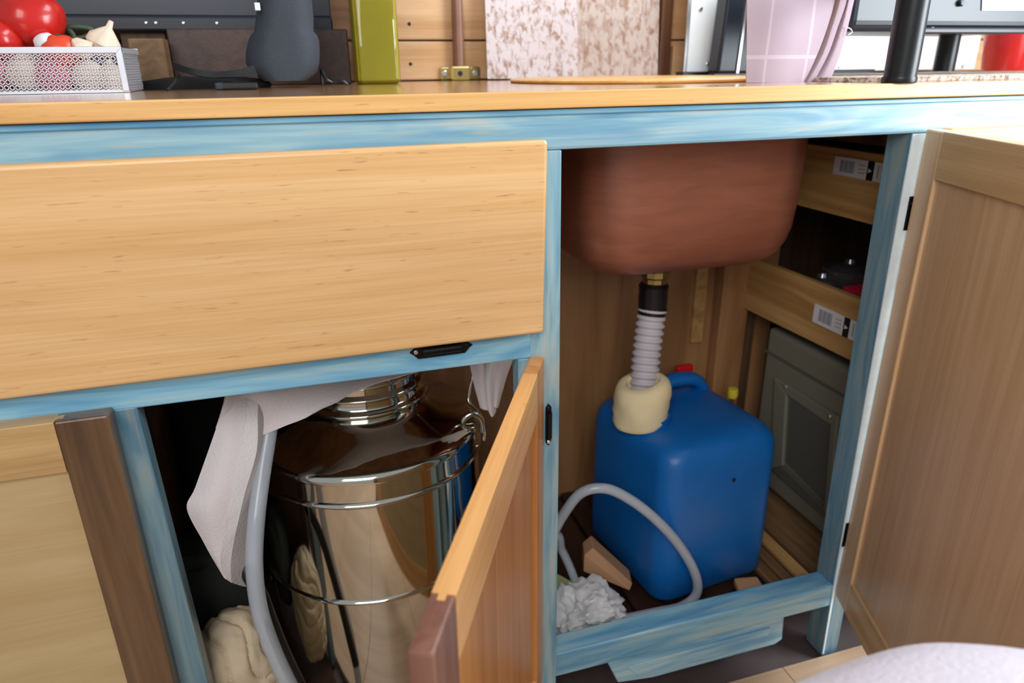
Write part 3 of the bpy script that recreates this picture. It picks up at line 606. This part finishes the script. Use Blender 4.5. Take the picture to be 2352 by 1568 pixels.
# ================================================================ ON THE WORKTOP, LEFT
by = .215; xr = -0.1529; zt = 0.8232; zb = .7815
bk = thing('wire_basket', 'silver mesh basket of vegetables at the left end of the worktop', 'basket', (xr-.16, by+.07, .78))
bd = .085
def rod(a, b_, r=.0022, nm='frame_bar', n_=8): return obj(nm, tube([a, b_], r, n_, 0), M['meshmetal'], bk, smooth=True)
obj('front_rim', box((xr-.36, by-.002, zt-.0062), (xr, by+.003, zt), .0008), M['meshmetal'], bk)
obj('corner_bar', prism([(xr-.006, by-.0025, zb), (xr, by-.0025, zb), (xr, by-.0025, zt), (xr-.0062, by-.0025, zt-.0062)], (0, .005, 0), .0006), M['meshmetal'], bk)
obj('side_rim', box((xr-.003, by+.003, zt-.006), (xr, by+bd, zt-.001)), M['meshmetal'], bk)
obj('rear_rim', box((xr-.36, by+bd, zt-.006), (xr, by+bd+.003, zt)), M['meshmetal'], bk)
obj('base_bar', box((xr-.36, by-.001, zb-.001), (xr, by+.003, zb+.0015)), M['meshmetal'], bk)
def mesh_panel(p0, du, Lu, H, cell=.0048):
    """expanded metal: crossing zigzag strands, real holes"""
    bm = bmesh.new(); du = Vector(du); p0 = Vector(p0); nrm = du.cross(Vector((0, 0, 1)))
    nx = int(Lu/cell); nz = int(H/(cell*.95)); hz = H/nz
    for j in range(nz+1):
        for i in range(nx):
            for s_ in (-1, 1):
                if (j == 0 and s_ < 0) or (j == nz and s_ > 0): continue
                a = p0+du*(i+(.5 if j % 2 else 0))*cell+Vector((0, 0, j*hz)); b_ = a+du*cell*.5+Vector((0, 0, s_*hz*.5)); c_ = a+du*cell
                for (q0, q1) in ((a, b_), (b_, c_)):
                    d_ = (q1-q0).normalized(); sd = nrm.cross(d_)*.00045; n_ = nrm*.0003
                    vs = [bm.verts.new(q) for q in (q0-sd, q1-sd, q1+sd, q0+sd)]
                    vt = [bm.verts.new(Vector(v.co)+n_) for v in vs]
                    bm.faces.new(vs); bm.faces.new(vt[::-1]); bm.faces.new((vs[0], vt[0], vt[1], vs[1])); bm.faces.new((vs[3], vs[2], vt[2], vt[3]))
    return bm
o = obj('mesh_panel', mesh_panel((xr-.30, by, zb), (1, 0, 0), .295, zt-.006-zb), M['meshmetal'], bk); o['kind'] = 'stuff'
o = obj('mesh_panel', mesh_panel((xr-.0015, by+.002, zb), (0, 1, 0), bd, zt-.006-zb), M['meshmetal'], bk); o['kind'] = 'stuff'
obj('bottom', box((xr-.30, by+.002, zb-.001), (xr-.003, by+bd, zb+.0006)), M['meshmetal'], bk)
def tomato(c, r, mat, label, seed, sq=.86, stem=True):
    t = thing('tomato', label, 'tomato', (c[0], c[1], c[2]-r*sq), 0, 'tomatoes heaped in the mesh basket')
    bm = blob((0, 0, 0), (r, r, r*sq), .05, 10, 4, seed)
    for v in bm.verts:
        a = math.atan2(v.co.y, v.co.x); v.co *= 1+.025*math.cos(5*a+seed)*max(0, v.co.z/r)
        d = math.hypot(v.co.x, v.co.y); v.co.z -= .35*r*math.exp(-(d/(r*.25))**2)*(1 if v.co.z > 0 else 0)
    bmesh.ops.translate(bm, verts=bm.verts, vec=c)
    obj('flesh', bm, mat, t, smooth=True)
    if stem: obj('stem', tube([Vector(c)+Vector((0, 0, r*sq*.6)), Vector(c)+Vector((.002, 0, r*sq*.95))], .0018, 8, 0), M['leaf'], t)
tomato((-0.2401, 0.2620, 0.8498), .0325, M['tomato'], 'largest red tomato heaped above the rim of the mesh basket', 1, .88)
tomato((-0.2688, 0.2440, 0.8303), .0250, M['tomato'], 'second red tomato cut by the left edge below the largest one', 2)
tomato((-0.2144, 0.2420, 0.8196), .0190, M['tomato2'], 'small orange red tomato with an added white highlight beside the garlic', 3, .9)
obj_w = tag(obj('white_highlight', blob((-0.2234, 0.2380, 0.8268), (.0115, .010, .010), .1, 20, 3, 4), M['label'], smooth=True), 'white blob painted as the highlight on the small orange red tomato', 'white_highlight')  # white blob stands for the highlight on the orange tomato
def garlic(c, r, label, seed, ang=0):
    t = thing('garlic', label, 'garlic', (c[0], c[1], c[2]-r), 0, 'garlic bulbs in the mesh basket')
    bm = lathe([(0, -r*.75), (r*.6, -r*.7), (r, -r*.15), (r*.92, r*.3), (r*.5, r*.75), (r*.2, r*1.05), (r*.14, r*1.5), (0, r*1.52)], (0, 0, 0), 48)
    for v in bm.verts:
        a = math.atan2(v.co.y, v.co.x); k = 1+.09*abs(math.cos(3*a+seed)); v.co.x *= k; v.co.y *= k
    bmesh.ops.rotate(bm, verts=bm.verts, cent=(0, 0, 0), matrix=Matrix.Rotation(ang, 3, 'Y'))
    bmesh.ops.translate(bm, verts=bm.verts, vec=c)
    obj('bulb', bm, M['garlic'], t, smooth=True)
    obj('root_tuft', disc(Vector(c)+Vector((0, 0, -r*.75)), r*.2, (0, 0, -1), .002), M['card'], t)
garlic((-0.1750, 0.2500, 0.8279), .0155, 'largest garlic bulb above the right end of the mesh basket', 1, .5)
garlic((-0.1935, 0.2380, 0.8219), .0105, 'small garlic bulb lying left of the largest one', 2, 1.1)
pp_ = [(-0.2152, 0.2720, 0.8361), (-0.2124, 0.2720, 0.8419), (-0.2032, 0.2720, 0.8436), (-0.1898, 0.2720, 0.8420), (-0.1900, 0.2720, 0.8370), (-0.1998, 0.2720, 0.8328), (-0.2102, 0.2720, 0.8337)]
pc = thing('pepper_stem', 'curled dark green vegetable stalk between the tomato and the garlic', 'vegetable', (-0.2027, 0.2720, 0.8345))
obj('ring', tube(pp_, .0028, 10, 8, True), M['leaf'], pc, smooth=True)
obj('stalk', tube([(-0.2146, 0.2720, 0.8353), (-0.2086, 0.2680, 0.8401), (-0.2050, 0.2680, 0.8343), (-0.2045, 0.2680, 0.8256)], .0026, 8, 6), M['leaf'], pc, smooth=True)
for (c, s_, mt, nm, lb, ct_) in (((-0.2491, 0.2430, 0.8008), .019, 'garlic', 'onion', 'pale onion seen through the mesh at the left of the basket', 'onion'),
    ((-0.2235, 0.2400, 0.7976), .019, 'onion', 'onion', 'pink onion seen through the mesh in the middle of the basket', 'onion'),
    ((-0.1931, 0.2420, 0.7959), .017, 'garlic', 'onion', 'pale onion seen through the mesh right of the pink one', 'onion'),
    ((-0.1720, 0.2420, 0.7944), .015, 'garlic', 'onion', 'smallest pale onion in the right corner of the mesh basket', 'onion'),
    ((-0.2788, 0.2430, 0.8032), .020, 'onion', 'onion', 'pink onion at the far left inside the mesh basket', 'onion')):
    t = thing(nm, lb, ct_, (c[0], c[1], c[2]-s_), 0, 'onions inside the mesh basket')
    obj('bulb', lathe([(0, -s_*.9), (s_*.5, -s_*.82), (s_*.95, -s_*.3), (s_, .1*s_), (s_*.75, s_*.6), (s_*.25, s_*.9), (s_*.12, s_*1.15), (0, s_*1.17)], c, 32), M[mt], t, smooth=True)
    obj('root_tuft', disc(Vector(c)+Vector((0, 0, -s_*.9)), s_*.2, (0, 0, -1), .001), M['card'], t)
# television
ty = .47; tz = 0.8485; tx0, tx1 = -.62, 0.0708
tv2 = thing('television', 'dark flat screen behind the vegetable basket', 'television', ((tx0+tx1)/2, ty+.02, .78))
obj('screen', box((tx0, ty+.002, tz+.018), (tx1, ty+.03, 1.15), .002), M['screen'], tv2)
obj('bezel', box((tx0-.001, ty-.002, tz), (tx1+.001, ty+.032, tz+.0185), .003), M['bezel'], tv2)
for x_ in (315, 337, 400, 478): obj('button', disc((-0.3303+(x_/764)*(0.0709--0.3303), ty-.0022, tz+.010), .0018, (0, -1, 0), .001), M['screw'], tv2)
tag(obj('logo_plate', box((-0.0640, ty-.0035, tz-.001), (-0.0486, ty-.0015, tz+.003), .0004), M['screw'], tv2), 'small bright metal plate')
obj('stand', box((-.20, ty+.012, .7802), (-0.1471, ty+.03, tz+.02)), M['plydark'], tv2)
tag(obj('wood_block', box((-0.1791, .40, .7802), (-0.1388, .44, 0.8375), .002), M['slat']), 'pale plywood block standing under the screen beside the basket', 'block')
tag(obj('brown_board', box((-0.1406, .45, .7802), (0.0887, .462, 0.8509), .002), M['slat_dark']), 'reddish brown board standing behind the dark pouch', 'board')
# dark pouch
pb = .30
pz = lambda z: z
pu = thing('padded_pouch', 'charcoal padded pouch with a strap standing left of the oil bottle', 'pouch', (-0.0068, 1.5010, 0.7800))
secs = []
for (x0, x1, y, d_) in ((592, 700, -70, .030), (590, 722, -20, .034), (586, 724, 40, .036), (578, 722, 72, .037), (566, 730, 88, .040), (561, 736, 110, .042), (560, 737, 135, .042), (566, 735, 152, .040), (590, 728, 176, .034)):
    pass
def sec_at(l, r_, d_): 
    l = Vector(l); r_ = Vector(r_); c_ = (l+r_)/2; hx_ = (r_.x-l.x)/2
    return rsec(c_.x, c_.y+d_, hx_, d_, min(hx_, d_)*.8, c_.z, 8)
secs = [sec_at((-0.0256, 0.2900, 0.7880), (0.0240, 0.2900, 0.7872), .028), sec_at((-0.0377, 0.2900, 0.7966), (0.0370, 0.2900, 0.7966), .033), sec_at((-0.0430, 0.2900, 0.8060), (0.0412, 0.2900, 0.8080), .036), sec_at((-0.0410, 0.2900, 0.8197), (0.0432, 0.2900, 0.8221), .037),
        sec_at((-0.0365, 0.2900, 0.8315), (0.0435, 0.2900, 0.8333), .037), sec_at((-0.0330, 0.2900, 0.8369), (0.0416, 0.2900, 0.8388), .034), sec_at((-0.0288, 0.2900, 0.8405), (0.0381, 0.2900, 0.8425), .031), sec_at((-0.0249, 0.2900, 0.8549), (0.0397, 0.2900, 0.8571), .031), sec_at((-0.0206, 0.2900, 0.8725), (0.0399, 0.2900, 0.8755), .031), sec_at((-0.0158, 0.2900, 0.8943), (0.0376, 0.2900, 0.8975), .029), sec_at((-0.0104, 0.2900, 0.9072), (0.0324, 0.2900, 0.9100), .022)]
obj('body', loft(secs), M['charcoal'], pu, smooth=True)
st = bmesh.new()
for p0, p1 in (((0, 0), (0, 0)),): pass
rows = [[(-0.1169, 0.3000, 0.8095), (-0.0976, 0.2700, 0.8020), (-0.0759, 0.2700, 0.7981), (-0.0530, 0.2700, 0.7996), (-0.0343, 0.2800, 0.8049)], [(-0.1174, 0.3000, 0.8013), (-0.0985, 0.2680, 0.7957), (-0.0767, 0.2680, 0.7918), (-0.0540, 0.2680, 0.7924), (-0.0312, 0.2800, 0.7929)]]
obj('strap', sheet(rows, 4, 8, 0, 1, 0, .003), M['blackmatte'], pu, smooth=True)
obj('strap_tail', tube([(-0.1129, 0.2850, 0.7958), (-0.1180, 0.2650, 0.7871), (-0.1233, 0.2500, 0.7805)], .0016, 8, 6), M['blackmatte'], pu, smooth=True)
obj('white_mark', box((-0.0239, 0.2890, 0.8619), tuple(Vector((-0.0191, 0.2890, 0.8699))+Vector((.001, .003, 0))), .0004, 1), M['label'], pu)  # small white block on the pouch body
bm = blob((-0.0932, 0.3300, 0.7817), (.075, .03, .012), .1, 20, 3, 5, .2)
tag(obj('black_cloth', bm, M['blackcloth'], smooth=True), 'black cloth lying flat under the strap of the pouch', 'cloth')
gd = thing('small_gadget', 'small black box lying flat before the pouch on the worktop', 'gadget', (-0.0548, 0.2510, 0.7800))
obj('case', box((-0.0722, .235, .7803), (-0.0302, .27, 0.7874), .002), M['black'], gd)
obj('end_cap', box((-0.0739, .2335, .7803), (-0.0656, .271, 0.7879), .002), M['screen'], gd)
tag(obj('cable', tube([(0.0432, 0.3300, 0.7813), (0.0431, 0.3300, 0.7994), (0.0467, 0.3200, 0.7894), (0.0550, 0.3200, 0.7843), (0.0657, 0.3200, 0.7861), (0.0721, 0.3200, 0.7820)], .0020, 8, 8), M['black'], smooth=True), 'thin black cable curling beside the oil bottle', 'cable')
# oil bottle
bx0, bx1 = 0.0919, 0.1517
ob = thing('oil_bottle', 'square glass bottle of green olive oil on the worktop', 'bottle', ((bx0+bx1)/2, .40+(bx1-bx0)/2, .78))
hw = (bx1-bx0)/2; bc = ((bx0+bx1)/2, .40+hw)
obj('oil', loft([rsec(bc[0], bc[1], hw-.0012-i, hw-.0012-i, .006, z, 5) for z, i in ((.7815, .004), (.785, 0), (1.0, 0))]), M['oil'], ob, smooth=True)
obj('glass', loft([rsec(bc[0], bc[1], hw-i, hw-i, .010, z, 5) for z, i in ((.7802, .004), (.7835, 0), (1.0, 0), (1.02, .012), (1.03, .02), (1.07, .022))]), M['glassrim'], ob, smooth=True)

# ================================================================ WALL BEHIND, MIDDLE
pipe = thing('wall_pipe', 'brown pipe running down the pine wall into a brass bracket', 'pipe', (0.2707, 0.5650, 0.7933))
obj('tube', tube([(0.2719, 0.5680, 1.0723), (0.2713, 0.5680, 0.7900)], .0085, 16, 0), M['pipe'], pipe, smooth=True)
obj('clip', tube([(0.2687, 0.5740, 1.0734), (0.2649, 0.5740, 0.7967)], .003, 8, 0), M['trim_brown'], pipe)
br = thing('brass_bracket', 'brass bracket with two screws at the foot of the pipe', 'bracket', (0.2691, 0.5600, 0.7822))
zq0, zq1 = .7805, 0.8012
obj('plate', box((0.2405, .574, zq0), (0.3074, .5795, zq1), .003), M['brass'], br)
obj('saddle', box((0.2545, .556, zq0), (0.2868, .575, zq1+.001), .003), M['brass'], br)
for x_ in (0.2479, 0.2988): obj('screw', disc((x_, .5742, (zq0+zq1)/2), .0050, (0, -1, 0), .002), M['screw'], br)
obj('hole', disc((0.2693, .5562, (zq0+zq1)/2), .0042, (0, -1, 0), .0006), M['ink'], br)
gs = thing('metal_sheet', 'rust speckled grey metal sheet standing against the pine wall', 'metal sheet', (0.4544, 0.5444, 0.7802))
obj('sheet', prism([(0.3077, 0.5300, 0.7826), (0.3136, 0.5600, 0.9706), (0.4676, 0.5600, 0.9751), (0.4626, 0.5300, 0.7809)], (0, .003, 0)), M['galv'], gs)
obj('sheet', prism([(0.4626, 0.5300, 0.7809), (0.4676, 0.5600, 0.9751), (0.6159, 0.5600, 0.9795), (0.6080, 0.5300, 0.7801)], (0, .003, 0)), M['galv2'], gs)
tag(obj('wall_post', box((0.6257, .56, .7802), (0.6467, .585, 1.2), .002), M['trim_brown']), 'narrow brown wooden post right of the speckled sheet', 'post')
tag(obj('wall_post', box((0.6543, .565, .7802), (0.6828, .585, 0.8309), .002), M['wall_pine']), 'short pale wooden block beside the aluminium panel', 'block')
# aluminium splash panel
ay = .50
ap = thing('splash_panel', 'bright aluminium splash panel with screws behind the towel', 'panel', (.85, ay, .78))
obj('panel', box((0.6412, ay, .786), (1.2653, ay+.004, 1.25), .001), M['alu'], ap)
obj('edge', box((0.6384, ay-.003, .786), (0.6441, ay, 1.25)), M['screw'], ap)
obj('rubber_foot', box((0.6274, ay-.02, .7802), (1.0162, ay+.004, .789), .002), M['black'], ap)
for c in ((0.6629, 0.5000, 0.8849), (0.6852, 0.5000, 0.8013), (0.9532, 0.5000, 0.7950), (1.2346, 0.5000, 0.7913)): obj('screw', disc(c, .0040, (0, -1, 0), .002), M['screw'], ap)
gp = thing('stove', 'dark grey stove side standing behind the mauve towel', 'stove', (0.7041+.05, .47, .78))
obj('body', prism([(0.6675, 0.4400, 0.7866), (0.6764, 0.4400, 0.9294), (0.7704, 0.4400, 0.9314), (0.7928, 0.4400, 0.7850)], (0, .033, 0), .004), M['bezel'], gp)
obj('base', prism([(0.6620, 0.4400, 0.7788), (0.6611, 0.4400, 0.7867), (0.7926, 0.4400, 0.7863), (0.7939, 0.4400, 0.7782)], (0, .018, 0), .001), M['black'], gp)
obj('edge_strip', prism([(0.7007, 0.4390, 0.7862), (0.7081, 0.4390, 0.9300), (0.7113, 0.4390, 0.9301), (0.7048, 0.4390, 0.7862)], (0, -.002, 0)), M['screw'], gp)
# towel
ty_ = .10
tw = thing('hanging_towel', 'mauve checked tea towel hanging down to the worktop', 'towel', (0.5320, 0.0854, 0.7800))
rows = [[(0.4783, 0.1000, 0.8883), (0.5096, 0.0960, 0.8885), (0.5508, 0.1000, 0.8898), (0.5971, 0.1050, 0.8914)], [(0.4809, 0.1000, 0.8635), (0.5126, 0.0950, 0.8635), (0.5551, 0.1000, 0.8644), (0.5968, 0.1050, 0.8654)], [(0.4837, 0.1000, 0.8381), (0.5143, 0.0960, 0.8380), (0.5537, 0.1000, 0.8383), (0.5921, 0.1060, 0.8387)], [(0.4865, 0.1000, 0.8119), (0.5160, 0.0970, 0.8117), (0.5524, 0.1000, 0.8115), (0.5840, 0.1060, 0.8115)], [(0.4904, 0.1000, 0.7809), (0.5149, 0.0970, 0.7801), (0.5459, 0.1000, 0.7795), (0.5717, 0.1060, 0.7790)]]
obj('cloth', sheet(rows, 6, 6, .001, 20, 3), M['towel'], tw, smooth=True)
rows = [[(0.6030, 0.1100, 0.8920), (0.5993, 0.1000, 0.8909), (0.6107, 0.1040, 0.8915)], [(0.6038, 0.1120, 0.8660), (0.6008, 0.1000, 0.8650), (0.6147, 0.1060, 0.8657)], [(0.5981, 0.1120, 0.8391), (0.5970, 0.1020, 0.8385), (0.6089, 0.1070, 0.8388)], [(0.5892, 0.1120, 0.8092), (0.5894, 0.1020, 0.8091), (0.6007, 0.1070, 0.8091)], [(0.5749, 0.1100, 0.7789), (0.5731, 0.1010, 0.7791), (0.5849, 0.1060, 0.7788)]]
obj('fold', sheet(rows, 6, 6, 0, 30, 4, .002), M['towel_fold'], tw, smooth=True)
rows = [[(0.6196, 0.1180, 0.8933), (0.6216, 0.1100, 0.8924), (0.6374, 0.1180, 0.8936)], [(0.6206, 0.1180, 0.8667), (0.6210, 0.1100, 0.8661), (0.6350, 0.1180, 0.8669)], [(0.6150, 0.1180, 0.8394), (0.6179, 0.1100, 0.8390), (0.6320, 0.1180, 0.8395)], [(0.6055, 0.1180, 0.8092), (0.6110, 0.1100, 0.8091), (0.6269, 0.1180, 0.8091)], [(0.5893, 0.1160, 0.7786), (0.5984, 0.1100, 0.7785), (0.6157, 0.1160, 0.7781)]]
obj('fold', sheet(rows, 6, 6, 0, 30, 6, .002), M['towel_fold'], tw, smooth=True)
obj('loose_thread', tube([(0.6200, 0.1080, 0.8380), (0.6270, 0.1080, 0.8362), (0.6302, 0.1080, 0.8326), (0.6253, 0.1080, 0.8298)], .0006, 6, 6), M['towel_line'], tw)
# black stand
bs_ = thing('black_stand', 'black metal stand with tubular legs at the right end of the worktop', 'stand', (0.5868, -0.0242, 0.7800))
x0_, x1_ = 0.6502, 0.9969; zb_ = 0.8351
obj('tray', box((x0_, .14, zb_), (x1_, .30, zb_+.11), .012, 4), M['bezel'], bs_)
obj('rim', box((0.7509, .132, zb_-.003), (x1_, .142, zb_+.004), .002), M['black'], bs_)
obj('leg', tube([(0.6041, 0.0000, 0.7810), (0.6047, 0.0000, 0.7968), (0.6044, 0.0000, 0.8609), (0.6048, 0.0000, 0.8914)], .0155, 24, 4), M['black'], bs_, smooth=True)
obj('foot', lathe([(0, .7802), (.0165, .7802), (.0170, .783), (.0165, .786), (0, .786)], (0.6041, .0, 0), 24), M['black'], bs_, smooth=True)
obj('leg', tube([(0.9359, .26, .7865), (0.9359, .26, .83), (0.9359, .26, zb_+.004)], .0145, 20, 4), M['black'], bs_, smooth=True)
obj('arm', box((0.6005-.005, -.012, 0.8801-.01), (0.6005+.02, .16, 0.8801+.012), .004), M['black'], bs_)
obj('knob', disc((0.8130, 0.1390, 0.8673), .004, (0, -1, 0), .004), M['black'], bs_)
obj('rivet', disc((0.7754, 0.1380, 0.8360), .004, (0, -1, 0), .002), M['screw'], bs_)
tag(obj('paper_label', prism([(0.8496, 0.1385, 0.8593), (0.8416, 0.1385, 0.8905), (0.9722, 0.1385, 0.8929), (0.9842, 0.1385, 0.8605)], (0, .001, 0)), M['label'], bs_), 'white paper label')
# woven mat, red cup
tag(obj('woven_mat', loft([rsec(0.8232, .20, .235, .155, .05, z, 8) for z in (.7802, .7845)]), M['mat']), 'woven straw mat lying on the right end of the worktop', 'mat')
cc = (1.1350, 0.3300, 0.7863)
cu = thing('cup', 'tapered red metal cup standing under the black stand', 'cup', (cc[0], cc[1], .7846))
rb = 1.1671-cc[0]
obj('body', lathe([(0, .7848), (rb*.9, .7848), (rb, .788), (rb*1.35, .90), (rb*1.28, .90), (rb*.92, .792), (0, .792)], (cc[0], cc[1], 0), 40), M['redmetal'], cu, smooth=True)
obj('rim', tube([(cc[0]+rb*1.33*math.cos(a), cc[1]+rb*1.33*math.sin(a), .90) for a in [2*PI*k/24 for k in range(24)]], .0015, 8, 1, True), M['redmetal'], cu, smooth=True)
tag(obj('dark_jar', lathe([(0, .7848), (.022, .7848), (.024, .79), (.024, .86), (.018, .87), (.018, .885), (0, .885)], (35.8096, 27.8672, 0.0000), 24) if False else lathe([(0, .7848), (.022, .7848), (.024, .79), (.024, .86), (.018, .87), (.018, .885), (0, .885)], (cc[0]+.075, cc[1]+.04, 0), 24), M['leaf'], smooth=True), 'dark green jar partly in frame right of the red cup', 'jar')

# ================================================================ FOREGROUND
kc = Vector((0.2532, -0.4400, 0.5532))+Vector((-.004, -.048, -.086))
cf = blob(kc, (.155, .100, .080), .03, 12, 5, 4)
tag(obj('rounded_fabric', cf, M['rounded_fabric'], smooth=True), 'pale pinkish white rounded fabric form in the lower right foreground', 'rounded_fabric')  # pale rounded fabric, not identified further
# floor scraps under the toe board
